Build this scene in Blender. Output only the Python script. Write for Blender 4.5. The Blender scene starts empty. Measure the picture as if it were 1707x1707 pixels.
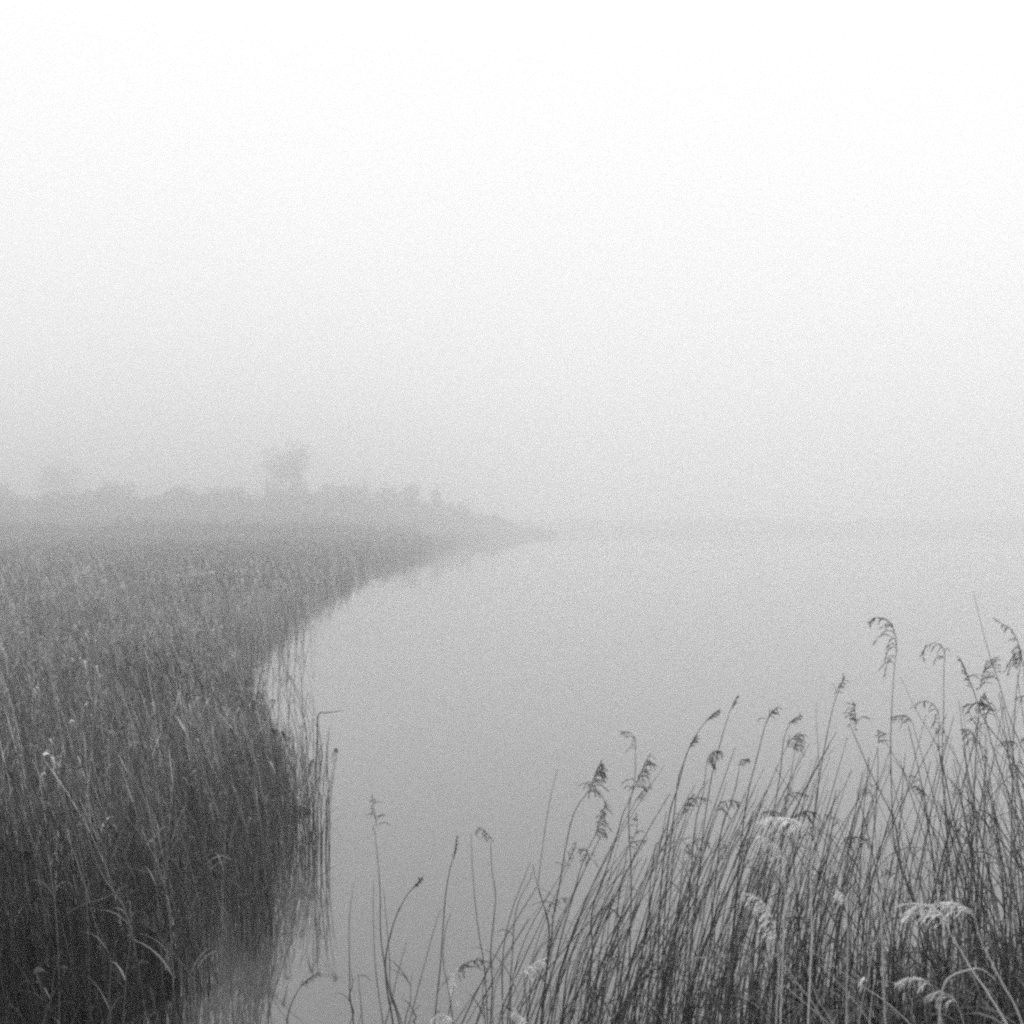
import bpy, math, random
import numpy as np
from mathutils import Vector, Matrix

SC = bpy.context.scene
COL = SC.collection
# ------------------------------------------------------------------ camera
H = 3.2                 # eye height above the water (m)
F = 2345.0              # focal length in pixels of the 1707 px frame
CX, HY = 853.5, 870.0   # principal column, horizon row
cam_d = bpy.data.cameras.new("camera")
cam_d.sensor_fit = 'HORIZONTAL'; cam_d.sensor_width = 56.0
cam_d.lens = 56.0 * F / 1707.0
cam_d.clip_start = 0.1; cam_d.clip_end = 6000
cam_d.dof.use_dof = True
cam_d.dof.focus_distance = 8.5; cam_d.dof.aperture_fstop = 6.7
cam = bpy.data.objects.new("camera", cam_d); COL.objects.link(cam)
cam.location = (0, 0, H)
cam.rotation_euler = (math.radians(90) + math.atan((HY - 853.5) / F), 0, 0)
SC.camera = cam
# ------------------------------------------------------------------ sky and sun (overcast, foggy)
SUN_EL, SUN_AZ = 60.0, 14.0      # degrees; azimuth measured from +Y to +X
W = bpy.data.worlds.new("World"); SC.world = W; W.use_nodes = True
nt = W.node_tree; nt.nodes.clear(); N = nt.nodes.new; L = nt.links.new
sky = N('ShaderNodeTexSky'); sky.sky_type = 'NISHITA'; sky.sun_disc = False
sky.sun_elevation = math.radians(SUN_EL); sky.sun_rotation = math.radians(SUN_AZ)
sky.dust_density = 6.0; sky.air_density = 1.0
bw = N('ShaderNodeRGBToBW'); L(sky.outputs[0], bw.inputs[0])
bg1 = N('ShaderNodeBackground'); bg1.inputs['Strength'].default_value = 0.012
L(bw.outputs[0], bg1.inputs['Color'])
# cloud deck: brighter towards the zenith, as an overcast sky is
tc = N('ShaderNodeTexCoord'); sep = N('ShaderNodeSeparateXYZ'); L(tc.outputs['Generated'], sep.inputs[0])
mr = N('ShaderNodeMapRange'); mr.inputs['From Min'].default_value = 0.32; mr.inputs['From Max'].default_value = 1.0
mr.inputs['To Min'].default_value = 0.84; mr.inputs['To Max'].default_value = 2.3
L(sep.outputs['Z'], mr.inputs['Value'])
cn = N('ShaderNodeTexNoise'); cn.inputs['Scale'].default_value = 2.2; cn.inputs['Detail'].default_value = 3
L(tc.outputs['Generated'], cn.inputs['Vector'])
cm = N('ShaderNodeMapRange'); cm.inputs['To Min'].default_value = 0.93; cm.inputs['To Max'].default_value = 1.07
L(cn.outputs[0], cm.inputs['Value'])
mu = N('ShaderNodeMath'); mu.operation = 'MULTIPLY'; L(mr.outputs[0], mu.inputs[0]); L(cm.outputs[0], mu.inputs[1])
bg2 = N('ShaderNodeBackground'); L(mu.outputs[0], bg2.inputs['Color']); bg2.inputs['Strength'].default_value = 1.0
ad = N('ShaderNodeAddShader'); L(bg1.outputs[0], ad.inputs[0]); L(bg2.outputs[0], ad.inputs[1])
wo = N('ShaderNodeOutputWorld'); L(ad.outputs[0], wo.inputs['Surface'])

sd = bpy.data.lights.new("sun", 'SUN'); sd.energy = 0.5; sd.angle = math.radians(40); sd.color = (1, 1, 1)
sun = bpy.data.objects.new("sun", sd); COL.objects.link(sun)
e, a = math.radians(SUN_EL), math.radians(SUN_AZ)
sdir = Vector((math.sin(a) * math.cos(e), math.cos(a) * math.cos(e), math.sin(e)))
sun.rotation_euler = sdir.to_track_quat('Z', 'Y').to_euler(); sun.location = (0, 0, 60)

SC.view_settings.view_transform = 'Standard'; SC.view_settings.look = 'None'
SC.view_settings.exposure = 0.06; SC.view_settings.gamma = 1.0; SC.view_settings.use_curve_mapping = False
SC.cycles.use_denoising = False
SC.cycles.use_adaptive_sampling = False
SC.cycles.filter_width = 2.7
SC.cycles.max_bounces = 14; SC.cycles.diffuse_bounces = 3; SC.cycles.glossy_bounces = 2
SC.cycles.volume_bounces = 12
HAZE_DENSITY = 0.0063

# ------------------------------------------------------------------ helpers
rng = np.random.default_rng(7); rnd = random.Random(11)

def px(x, y, d):
    """photo pixel seen at distance d -> world point"""
    return np.array([(x - CX) / F * d, d, H - (y - HY) / F * d])

def mat(name, lo, hi, rough=0.8, scale=30.0, transl=0.0, stretch=(1, 1, 1)):
    m = bpy.data.materials.new(name); m.use_nodes = True; t = m.node_tree; t.nodes.clear()
    o = t.nodes.new('ShaderNodeOutputMaterial'); b = t.nodes.new('ShaderNodeBsdfPrincipled')
    b.inputs['Roughness'].default_value = rough; b.inputs['Specular IOR Level'].default_value = 0.2
    c = t.nodes.new('ShaderNodeTexCoord'); mp = t.nodes.new('ShaderNodeMapping'); mp.inputs['Scale'].default_value = stretch
    n = t.nodes.new('ShaderNodeTexNoise'); n.inputs['Scale'].default_value = scale; n.inputs['Detail'].default_value = 3
    t.links.new(c.outputs['Object'], mp.inputs[0]); t.links.new(mp.outputs[0], n.inputs['Vector'])
    at = t.nodes.new('ShaderNodeAttribute'); at.attribute_name = 'tone'
    mx = t.nodes.new('ShaderNodeMath'); mx.operation = 'MULTIPLY_ADD'; mx.inputs[1].default_value = 0.35; 
    s = t.nodes.new('ShaderNodeMath'); s.operation = 'SUBTRACT'; s.inputs[1].default_value = 0.175
    t.links.new(at.outputs['Fac'], s.inputs[0]); t.links.new(n.outputs[0], mx.inputs[0]); t.links.new(s.outputs[0], mx.inputs[2])
    r = t.nodes.new('ShaderNodeMapRange'); r.clamp = False; r.inputs['To Min'].default_value = lo; r.inputs['To Max'].default_value = hi
    t.links.new(mx.outputs[0], r.inputs['Value']); t.links.new(r.outputs[0], b.inputs['Base Color'])
    if transl > 0:
        tr = t.nodes.new('ShaderNodeBsdfTranslucent'); t.links.new(r.outputs[0], tr.inputs['Color'])
        ms = t.nodes.new('ShaderNodeMixShader'); ms.inputs[0].default_value = transl
        t.links.new(b.outputs[0], ms.inputs[1]); t.links.new(tr.outputs[0], ms.inputs[2]); t.links.new(ms.outputs[0], o.inputs['Surface'])
    else:
        t.links.new(b.outputs[0], o.inputs['Surface'])
    return m

M_stem = mat('dry reed stem', 0.015, 0.16, 0.6, 60, 0, (1, 1, 0.1))
M_head = mat('reed plume', 0.03, 0.17, 0.9, 80)
M_leaf = mat('dry reed leaf', 0.06, 0.36, 0.8, 50, 0.25, (1, 1, 0.2))
M_pale = mat('bleached reed plume', 0.50, 0.85, 0.9, 80)
M_palest = mat('bleached reed stem', 0.30, 0.62, 0.7, 60, 0, (1, 1, 0.1))
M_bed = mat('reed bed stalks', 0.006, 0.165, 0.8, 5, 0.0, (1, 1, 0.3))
M_bed_far = mat('distant reed stalks', 0.03, 0.24, 0.9, 0.4, 0.0)
M_bark = mat('bark', 0.03, 0.08, 0.9, 3)
M_crown = mat('winter twigs', 0.02, 0.06, 0.9, 1.5)
M_mud = mat('wet mud', 0.005, 0.02, 0.7, 4)
M_mud.node_tree.nodes['Principled BSDF'].inputs['Specular IOR Level'].default_value = 0.0

class MB:
    """collects quads/tris for one mesh object"""
    def __init__(s): s.v = []; s.f = []; s.t = []; s.n = 0
    def add(s, V, Fc, tone=0.5):
        V = np.asarray(V, float).reshape(-1, 3); Fc = np.asarray(Fc, int)
        tone = np.broadcast_to(np.asarray(tone, float), (len(V),))
        s.v.append(V); s.f.append(Fc + s.n); s.t.append(tone); s.n += len(V)
    def tubes(s, P, R, sides=3, tone=0.5):
        """P [n,k,3] centre lines, R [n,k] radii, mostly upright"""
        P = np.asarray(P, float); R = np.asarray(R, float)
        if P.ndim == 2: P = P[None]; R = R[None]
        n, k, _ = P.shape
        T = np.gradient(P, axis=1); T /= np.linalg.norm(T, axis=2, keepdims=True) + 1e-12
        ref = np.where(np.abs(T[..., 1:2]) > 0.9, [[1.0, 0, 0]], [[0, 1.0, 0]])
        U = np.cross(T, ref); U /= np.linalg.norm(U, axis=2, keepdims=True) + 1e-12
        Wv = np.cross(T, U)
        an = np.arange(sides) * 2 * math.pi / sides
        V = P[:, :, None, :] + R[:, :, None, None] * (U[:, :, None, :] * np.cos(an)[:, None] + Wv[:, :, None, :] * np.sin(an)[:, None])
        idx = np.arange(n * k * sides).reshape(n, k, sides)
        a_ = idx[:, :-1]; b_ = idx[:, 1:]
        Fq = np.stack([a_, np.roll(a_, -1, 2), np.roll(b_, -1, 2), b_], -1).reshape(-1, 4)
        tn = np.asarray(tone, float)
        if tn.ndim == 0: tn = np.full(n, float(tn))
        s.add(V, Fq, np.repeat(tn, k * sides))
    def ribbons(s, P, Wd, S, tone=0.5):
        """P [n,k,3], Wd [n,k] widths, S [n,3] side vectors"""
        P = np.asarray(P, float); Wd = np.asarray(Wd, float); S = np.asarray(S, float)
        if P.ndim == 2: P = P[None]; Wd = Wd[None]; S = S[None]
        n, k, _ = P.shape
        o = S[:, None, :] * Wd[..., None] * 0.5
        V = np.stack([P - o, P + o], 2)
        idx = np.arange(n * k * 2).reshape(n, k, 2)
        Fq = np.stack([idx[:, :-1, 0], idx[:, :-1, 1], idx[:, 1:, 1], idx[:, 1:, 0]], -1).reshape(-1, 4)
        tn = np.asarray(tone, float)
        if tn.ndim == 0: tn = np.full(n, float(tn))
        s.add(V, Fq, np.repeat(tn, k * 2))
    def obj(s, name, m, parent=None, origin=None):
        V = np.concatenate(s.v)
        if origin is not None: V = V - np.asarray(origin)[None]
        Fc = np.concatenate(s.f); k = Fc.shape[1]
        me = bpy.data.meshes.new(name)
        me.vertices.add(len(V)); me.vertices.foreach_set('co', V.astype(np.float32).ravel())
        me.loops.add(Fc.size); me.loops.foreach_set('vertex_index', Fc.astype(np.int32).ravel())
        me.polygons.add(len(Fc)); me.polygons.foreach_set('loop_start', (np.arange(len(Fc)) * k).astype(np.int32))
        at = me.attributes.new('tone', 'FLOAT', 'POINT'); at.data.foreach_set('value', np.concatenate(s.t).astype(np.float32))
        me.materials.append(m); me.update(calc_edges=True)
        o = bpy.data.objects.new(name, me); COL.objects.link(o)
        if parent is not None: o.parent = parent
        return o

def tag(o, label=None, cat=None, group=None, kind=None):
    if label: o['label'] = label
    if cat: o['category'] = cat
    if group: o['group'] = group
    if kind: o['kind'] = kind
    return o

def thing(name, loc, label, cat, group=None):
    o = bpy.data.objects.new(name, None); COL.objects.link(o); o.location = tuple(loc); o.empty_display_size = 0.1
    return tag(o, label, cat, group)

def catmull(P, sub=5):
    P = [np.asarray(p, float) for p in P]
    if len(P) < 3:
        return np.array([P[0] + (P[-1] - P[0]) * t for t in np.linspace(0, 1, sub * 2)])
    Q = [2 * P[0] - P[1]] + P + [2 * P[-1] - P[-2]]
    out = []
    for i in range(1, len(Q) - 2):
        p0, p1, p2, p3 = Q[i - 1:i + 3]
        for t in np.linspace(0, 1, sub, endpoint=False):
            out.append(0.5 * ((2 * p1) + (-p0 + p2) * t + (2 * p0 - 5 * p1 + 4 * p2 - p3) * t ** 2 + (-p0 + 3 * p1 - 3 * p2 + p3) * t ** 3))
    out.append(P[-1])
    return np.array(out)

def unit(v): return v / (np.linalg.norm(v) + 1e-12)

# ------------------------------------------------------------------ reed parts
def plume(mb, axis, side, R, length=0.12, n=12, droop=1.0, fluff=1.0, spread=1.0, tone=0.4, silky=False):
    """seed head: branches leave the axis (array, base -> tip) mostly towards one side and hang under their weight"""
    m = len(axis) - 1
    seg = np.linalg.norm(np.diff(axis, axis=0), axis=1); cum = np.concatenate([[0], np.cumsum(seg)]); tot = cum[-1]
    def at(t):
        x = t * tot; i = min(np.searchsorted(cum, x, side='right') - 1, m - 1)
        f = (x - cum[i]) / (seg[i] + 1e-9); return axis[i] + (axis[i + 1] - axis[i]) * f, unit(axis[i + 1] - axis[i])
    lines = []
    n = int(n * 1.5)
    for b in range(n):
        t = (b + R.random()) / n * 0.92
        p, tg = at(t)
        ln = length * (1 - 0.55 * t) * R.choice((0.35, 0.7, 1.0, 1.0, 1.3)) * R.uniform(0.8, 1.2)
        out = unit(np.asarray(side) * (1 if silky else R.choice((1, 1, 1, .5, -.3))) + np.array([R.uniform(-.35, .35), R.uniform(-.6, .6), R.uniform(-.2, .2)]))
        d = unit(tg * R.uniform(0.5, 1.4) + out * spread * R.uniform(0.3, 1.1)); dro = droop * R.uniform(0.5, 1.5); steps = 7; q = p.copy(); pts = [q.copy()]
        for k in range(steps):
            q = q + d * ln / steps; pts.append(q.copy())
            d = unit(d + np.array([0, 0, -0.33 * dro * R.uniform(0.7, 1.3)]) + out * 0.06)
        lines.append(np.array(pts))
    lines.append(np.array([at(t)[0] for t in np.linspace(0, 1, 8)]))
    P = np.array(lines); mb.tubes(P, np.full(P.shape[:2], 0.0011), 3, tone)
    # spikelets
    C, D, S, Wd, Tn = [], [], [], [], []
    for ln in lines:
        ns = max(6, int(R.uniform(15, 21) * fluff * np.linalg.norm(ln[-1] - ln[0]) / 0.10))
        for k in range(ns):
            t = (0.12 + 0.88 * (k + R.random()) / ns) * (len(ln) - 1); i = min(int(t), len(ln) - 2)
            p = ln[i] + (ln[i + 1] - ln[i]) * (t - i); tg = unit(ln[i + 1] - ln[i])
            d = unit(tg + np.array([R.uniform(-.7, .7), R.uniform(-.7, .7), R.uniform(-.75, .25)]) * (0.28 if silky else 0.5))
            l = R.uniform(0.012, 0.022) if silky else R.uniform(0.009, 0.017)
            C.append(np.array([p, p + d * l * 0.5, p + d * l + np.array([0, 0, -0.002])]))
            s = unit(np.cross(d, [R.uniform(-1, 1), R.uniform(-1, 1), R.uniform(-1, 1)])); S.append(s)
            w = R.uniform(0.0024, 0.0046) ; Wd.append([w * 0.3, w, 0.0004]); Tn.append(tone + R.uniform(-.2, .2))
    mb.ribbons(np.array(C), np.array(Wd), np.array(S), np.array(Tn))

def leaf_pts(p, d, ln, droop, R, k=8):
    q = p.copy(); out = [q.copy()]; d = d.copy()
    for i in range(k):
        q = q + d * ln / k; out.append(q.copy()); d = unit(d + np.array([R.uniform(-.05, .05), R.uniform(-.05, .05), -droop / k]))
    return np.array(out)

def add_leaf(parent, origin, p, d, ln, wd, droop, R, m=None, tone=0.5):
    mb = MB(); P = leaf_pts(p, d, ln, droop, R)
    t = np.linspace(0, 1, len(P)); w = wd * np.minimum(1, t * 6 + 0.25) * (1 - t ** 2.2) + 0.0006
    s = unit(np.cross(d, [0, 0, 1]) + np.array([0, 0, R.uniform(-.5, .5)]) + 1e-3)
    # a V fold along the midrib
    up = unit(np.cross(s, d))
    mb.ribbons(P + (s * 0.25 * w[:, None] + up * 0.12 * w[:, None]), w * 0.5, s, tone)
    mb.ribbons(P - (s * 0.25 * w[:, None] - up * 0.12 * w[:, None]), w * 0.5, s, tone * 0.8)
    return mb.obj('leaf', m or M_leaf, parent, origin)

def stem_mesh(parent, origin, C, r0, r1, m, tone):
    """C base -> tip, with slightly thicker joints"""
    n = len(C); t = np.linspace(0, 1, n); R_ = r0 + (r1 - r0) * t ** 1.1
    R_ = R_ * (1 + 0.22 * (np.arange(n) % 6 == 0))
    mb = MB(); mb.tubes(C, R_, 6, tone); return mb.obj('stem', m, parent, origin)

def traced_reed(pts, d, label, head=None, side=-1, kind='arch', dy=0.0, ground=0.0, r=0.0040, pale=False, leaves=0,
                hl=0.11, hn=12, droop=1.0, fluff=1.0, spread=1.0, name='reed', cat='reed', group=None, tone=0.45, to_ground=True):
    """pts: the stem as read off the photograph, tip first, set at its own distance; carried down to the ground below the frame"""
    R = random.Random(int(pts[0][0] * 13 + pts[0][1] * 7))
    n = len(pts); W3 = [px(x, y, d + dy * (1 - i / max(1, n - 1))) for i, (x, y) in enumerate(pts)]
    if to_ground:
        lo = W3[-1]; dr = unit(W3[-1] - W3[-2]); dr = unit(np.array([dr[0] * 0.6, 0, min(dr[2], -0.5)]))
        while lo[2] > ground + 0.02:
            st = min(0.35, (lo[2] - ground + 0.04) / -dr[2]); lo = lo + dr * st; W3.append(lo); dr = unit(dr + np.array([0, 0, -0.4]))
    C = catmull(W3, 5)[::-1]
    org = C[0].copy()
    t = thing(name, org, label, cat, group)
    ms, mh = (M_palest, M_pale) if pale else (M_stem, M_head)
    stem_mesh(t, org, C, r * 1.15, r * 0.3, ms, tone)
    if head:
        A = catmull([px(x, y, d + dy) for x, y in head], 5)
        mb = MB(); plume(mb, A, (side, 0, 0.0), R, hl, hn, droop, fluff, spread, tone, silky=pale)
        mb.obj('seed_head', mh, t, org)
    for k in range(leaves):
        i = int(len(C) * R.uniform(0.35, 0.85)); sx = R.choice((-1, 1))
        add_leaf(t, org, C[i], unit(np.array([sx * R.uniform(.3, .7), R.uniform(-.4, .4), R.uniform(.6, 1)])), R.uniform(.15, .3), R.uniform(.007, .011), R.uniform(.8, 2.4), R, tone=R.uniform(.1, .7))
    return t

# ------------------------------------------------------------------ setting
def sheet(name, pts, z, m, kind='structure', thick=0.0):
    me = bpy.data.meshes.new(name)
    n = len(pts); V = [(x, y, z) for x, y in pts]; Fc = [list(range(n))]
    if thick:
        V += [(x, y, z - thick) for x, y in pts]
        Fc += [[i, i + n, (i + 1) % n + n, (i + 1) % n] for i in range(n)]
    me.from_pydata(V, [], Fc); me.materials.append(m); me.update()
    o = bpy.data.objects.new(name, me); COL.objects.link(o); o['kind'] = kind
    return o

BIG = 1500
sheet('ground', [(-BIG, -60), (BIG, -60), (BIG, BIG), (-BIG, BIG)], -0.6, M_mud)
# water: dull, murky, almost still
mw = bpy.data.materials.new('still grey water'); mw.use_nodes = True; t = mw.node_tree; b = t.nodes['Principled BSDF']
b.inputs['Base Color'].default_value = (0.06, 0.06, 0.06, 1); b.inputs['Roughness'].default_value = 0.04; b.inputs['IOR'].default_value = 1.6
c = t.nodes.new('ShaderNodeTexCoord'); mp = t.nodes.new('ShaderNodeMapping'); mp.inputs['Scale'].default_value = (1, 0.45, 1)
n1 = t.nodes.new('ShaderNodeTexNoise'); n1.inputs['Scale'].default_value = 1.6; n1.inputs['Detail'].default_value = 4
n2 = t.nodes.new('ShaderNodeTexNoise'); n2.inputs['Scale'].default_value = 0.25
mm = t.nodes.new('ShaderNodeMath'); mm.operation = 'MULTIPLY'
bp = t.nodes.new('ShaderNodeBump'); bp.inputs['Strength'].default_value = 0.04; bp.inputs['Distance'].default_value = 0.02
t.links.new(c.outputs['Object'], mp.inputs[0]); t.links.new(mp.outputs[0], n1.inputs['Vector']); t.links.new(mp.outputs[0], n2.inputs['Vector'])
t.links.new(n1.outputs[0], mm.inputs[0]); t.links.new(n2.outputs[0], mm.inputs[1]); t.links.new(mm.outputs[0], bp.inputs['Height']); t.links.new(bp.outputs[0], b.inputs['Normal'])
sheet('water', [(-BIG, -50), (BIG, -50), (BIG, BIG), (-BIG, BIG)], 0.0, mw)

# shoreline of the reed bed: (x, y)
EDGE = [(-1.75, 4.0), (-1.90, 8.9), (-2.04, 10.8), (-1.97, 13.0), (-1.92, 14.8), (-2.6, 16.5), (-3.9, 20.0), (-6.0, 31.0), (-7.6, 45.0),
        (-8.6, 58.0), (-8.8, 72.0), (-9.6, 95.0), (-9.2, 125.0), (-8.4, 180.0), (-5.5, 240.0), (0.5, 300.0), (7.0, 330.0)]
EX = np.array([p[0] for p in EDGE]); EY = np.array([p[1] for p in EDGE])
def edge_x(y): return np.interp(y, EY, EX)
_by = np.concatenate([np.arange(4, 30, 0.12), np.arange(30, 330, 1.5)])
bank = [(float(edge_x(v)) - 0.55 - 0.006 * v + min(0.22, 0.02 * v - 0.08) * (math.sin(v * 2.1) + math.sin(v * 5.3 + 1) * 0.6 + math.sin(v * 0.9)) * min(1 + v * 0.01, 2), float(v)) for v in _by] + [(8.0, 345), (-60, 360), (-400, 420), (-400, 4.0)]
sheet('marsh_ground', bank, 0.03, M_mud, thick=0.5)
# near bank the photographer stands on, and the reeds at the right grow from its foot
sheet('near_bank', [(-30, -40), (60, -40), (60, 3.2), (14, 4.6), (5, 4.4), (1.2, 4.0), (-1.0, 3.4), (-30, 3.6)], 0.35, M_mud, thick=0.9)
sheet('far_shore', [(-400, 430), (-20, 425), (60, 432), (900, 602), (900, 900), (-400, 900)], 0.25, M_mud, thick=0.7)

# ------------------------------------------------------------------ the reed bed at the left
def vnoise(x, y, s, seed=0):
    x = x / s + seed * 17.3; y = y / s + seed * 5.1
    return (np.sin(x * 1.7 + 1.3 * np.sin(y * 1.1)) + np.sin(y * 2.3 + 1.7 * np.sin(x * 0.9 + 2)) + np.sin((x + y) * 3.1)) / 6 + 0.5

def bed(n, y0, y1, hmean, stemw, k=6, leaves=4, headp=0.5, power=1.0, headsize=1.0, toner=(0.1, 0.9), leafw=0.011, strip=None, off=0.0):
    u = rng.random(n); y = y0 + (y1 - y0) * u ** power
    wmax = 0.40 * y + 1.2
    ex = edge_x(y); x = ex - rng.random(n) * (np.maximum(0.5, wmax + ex) if strip is None else strip) + off
    # ragged margin
    x += (vnoise(x * 0, y, 1.3, 3) - 0.5) * (0.5 * np.minimum(1, y / 20) + 0.022 * y)
    den = vnoise(x, y, 0.30, 1) ** 1.5 * 1.1 + vnoise(x, y, 2.2, 2) * 0.35
    dist = ex - x
    keep = den > rng.random(n) * np.where(y < 18, 1.05, 0.75)
    x, y, dist = x[keep], y[keep], dist[keep]; n = len(x)
    h = hmean * (0.86 + 0.14 * np.minimum(1, np.maximum(dist, 0) / 1.2)) * (0.82 + 0.30 * vnoise(x, y, 1.8, 4)) * rng.uniform(0.62, 1.12, n)
    t = np.linspace(0, 1, k)
    lx = -0.16 + 0.34 * (vnoise(x, y, 0.55, 12) - 0.5) * 2 * 0.6 + 0.07 * rng.standard_normal(n); ly = 0.12 * rng.standard_normal(n)
    flop = rng.random(n) < 0.06; lx = np.where(flop, lx * 4, lx); h = np.where(flop, h * 0.75, h)
    z0 = 0.0
    P = np.zeros((n, k, 3))
    P[:, :, 0] = x[:, None] + (lx * h)[:, None] * t[None] ** 1.6
    P[:, :, 1] = y[:, None] + (ly * h)[:, None] * t[None] ** 1.6
    P[:, :, 2] = z0 + h[:, None] * t[None] * (1 - 0.10 * t[None])
    tone = rng.uniform(toner[0], toner[1], n) * (0.5 + 0.8 * vnoise(x, y * 0.6, 1.1, 9)) * np.interp(y, [4, 9, 14, 25, 45, 70, 110], [0.15, 0.25, 1.7, 3.1, 3.8, 3.4, 2.2]) * np.where(rng.random(n) < 0.10, 2.2, 1.0)  # tone by distance: shade painted into nearest reeds, mid bed lightened against self-shadow
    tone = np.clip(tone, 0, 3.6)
    thin = (y < 11) & (dist > 0.35) & (rng.random(n) > np.interp(y, [5, 8.5, 11], [0.16, 0.35, 1.0]))
    ok = ~thin; P, tone, flop = P[ok], tone[ok], flop[ok]; n = len(P)
    R_ = stemw * (1 - 0.6 * t)[None] * rng.uniform(0.7, 1.3, n)[:, None]
    mb = MB(); mb.tubes(P, R_, 3, tone)
    # leaves
    for j in range(leaves):
        sel = rng.random(n) < 0.8; Q = P[sel]; m_ = len(Q)
        i = rng.integers(1, k - 1, m_); p = Q[np.arange(m_), i]
        az = rng.uniform(0, 2 * math.pi, m_); up = rng.uniform(1.2, 3.2, m_)
        d = np.stack([np.cos(az), np.sin(az), up], 1); d /= np.linalg.norm(d, axis=1, keepdims=True)
        ln = rng.uniform(0.15, 0.40, m_) * (1 if headsize < 2 else 1.6); kk = 5; pts = [p]; q = p
        dr = np.where(rng.random(m_) < 0.25, rng.uniform(0.8, 2.0, m_), rng.uniform(0.0, 0.5, m_))
        for s_ in range(kk):
            q = q + d * (ln / kk)[:, None]; pts.append(q); d = d + np.array([0, 0, -1.0])[None] * (dr / kk * 2)[:, None]; d /= np.linalg.norm(d, axis=1, keepdims=True)
        LP = np.stack(pts, 1); tt = np.linspace(0, 1, kk + 1)
        w = leafw * rng.uniform(0.6, 1.3, m_)[:, None] * (np.minimum(1, 0.4 + tt * 4) * (1 - tt ** 2) + 0.05)[None]
        S = np.stack([-np.sin(az), np.cos(az), rng.uniform(-.5, .5, m_)], 1)
        LP[:, :, 2] = np.maximum(LP[:, :, 2], 0.035)
        mb.ribbons(LP, w, S, np.clip(tone[sel] + rng.uniform(-.15, .15, m_), 0, 3.6))
    # plumes: three crossed hanging tufts each
    sel = (rng.random(n) < headp) & ~flop; Q = P[sel]; m_ = len(Q)
    sx = np.where(rng.random(m_) < 0.7, 1, -1)
    for j in range(3):
        tip = Q[:, -1]; hs = headsize * rng.uniform(0.10, 0.18, m_)
        tt = np.linspace(0, 1, 5)
        HP = tip[:, None, :] + np.stack([(sx * hs)[:, None] * (0.40 * tt[None] ** 1.2) + 0 * hs[:, None], (hs * rng.uniform(-.4, .4, m_))[:, None] * tt[None],
             hs[:, None] * (0.9 * tt[None] - (1.0 + 0.5 * j) * tt[None] ** 2)], 2)
        w = hs[:, None] * np.array([0.08, 0.26, 0.28, 0.18, 0.03])[None] * 0.6
        az = rng.uniform(0, math.pi, m_); S = np.stack([np.cos(az) * 0.6, np.sin(az), np.cos(az * 2) * 0.7], 1); S /= np.linalg.norm(S, axis=1, keepdims=True)
        mb.ribbons(HP, w, S, np.clip(tone[sel] + rng.uniform(-.05, .3, m_), 0, 3.0))
    return mb

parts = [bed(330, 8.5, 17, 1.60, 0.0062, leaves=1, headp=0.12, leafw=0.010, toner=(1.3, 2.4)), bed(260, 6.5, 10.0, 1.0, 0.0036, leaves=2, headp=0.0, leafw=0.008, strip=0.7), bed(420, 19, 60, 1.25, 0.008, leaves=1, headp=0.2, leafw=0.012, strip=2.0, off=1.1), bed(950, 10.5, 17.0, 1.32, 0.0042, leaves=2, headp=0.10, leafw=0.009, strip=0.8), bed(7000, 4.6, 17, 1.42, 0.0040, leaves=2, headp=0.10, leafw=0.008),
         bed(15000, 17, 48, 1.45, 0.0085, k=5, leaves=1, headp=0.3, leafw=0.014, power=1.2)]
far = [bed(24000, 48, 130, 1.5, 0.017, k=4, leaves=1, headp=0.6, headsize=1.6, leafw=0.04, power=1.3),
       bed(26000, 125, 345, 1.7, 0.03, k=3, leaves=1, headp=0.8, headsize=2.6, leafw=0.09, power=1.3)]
allb = MB()
for p_ in parts + far:
    allb.v += p_.v; allb.t += p_.t; allb.f += [f_ + allb.n for f_ in p_.f]; allb.n += p_.n
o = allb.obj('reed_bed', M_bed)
tag(o, 'broad dense bed of dry reeds running back along the water into the fog', 'reed bed', kind='stuff')

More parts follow.
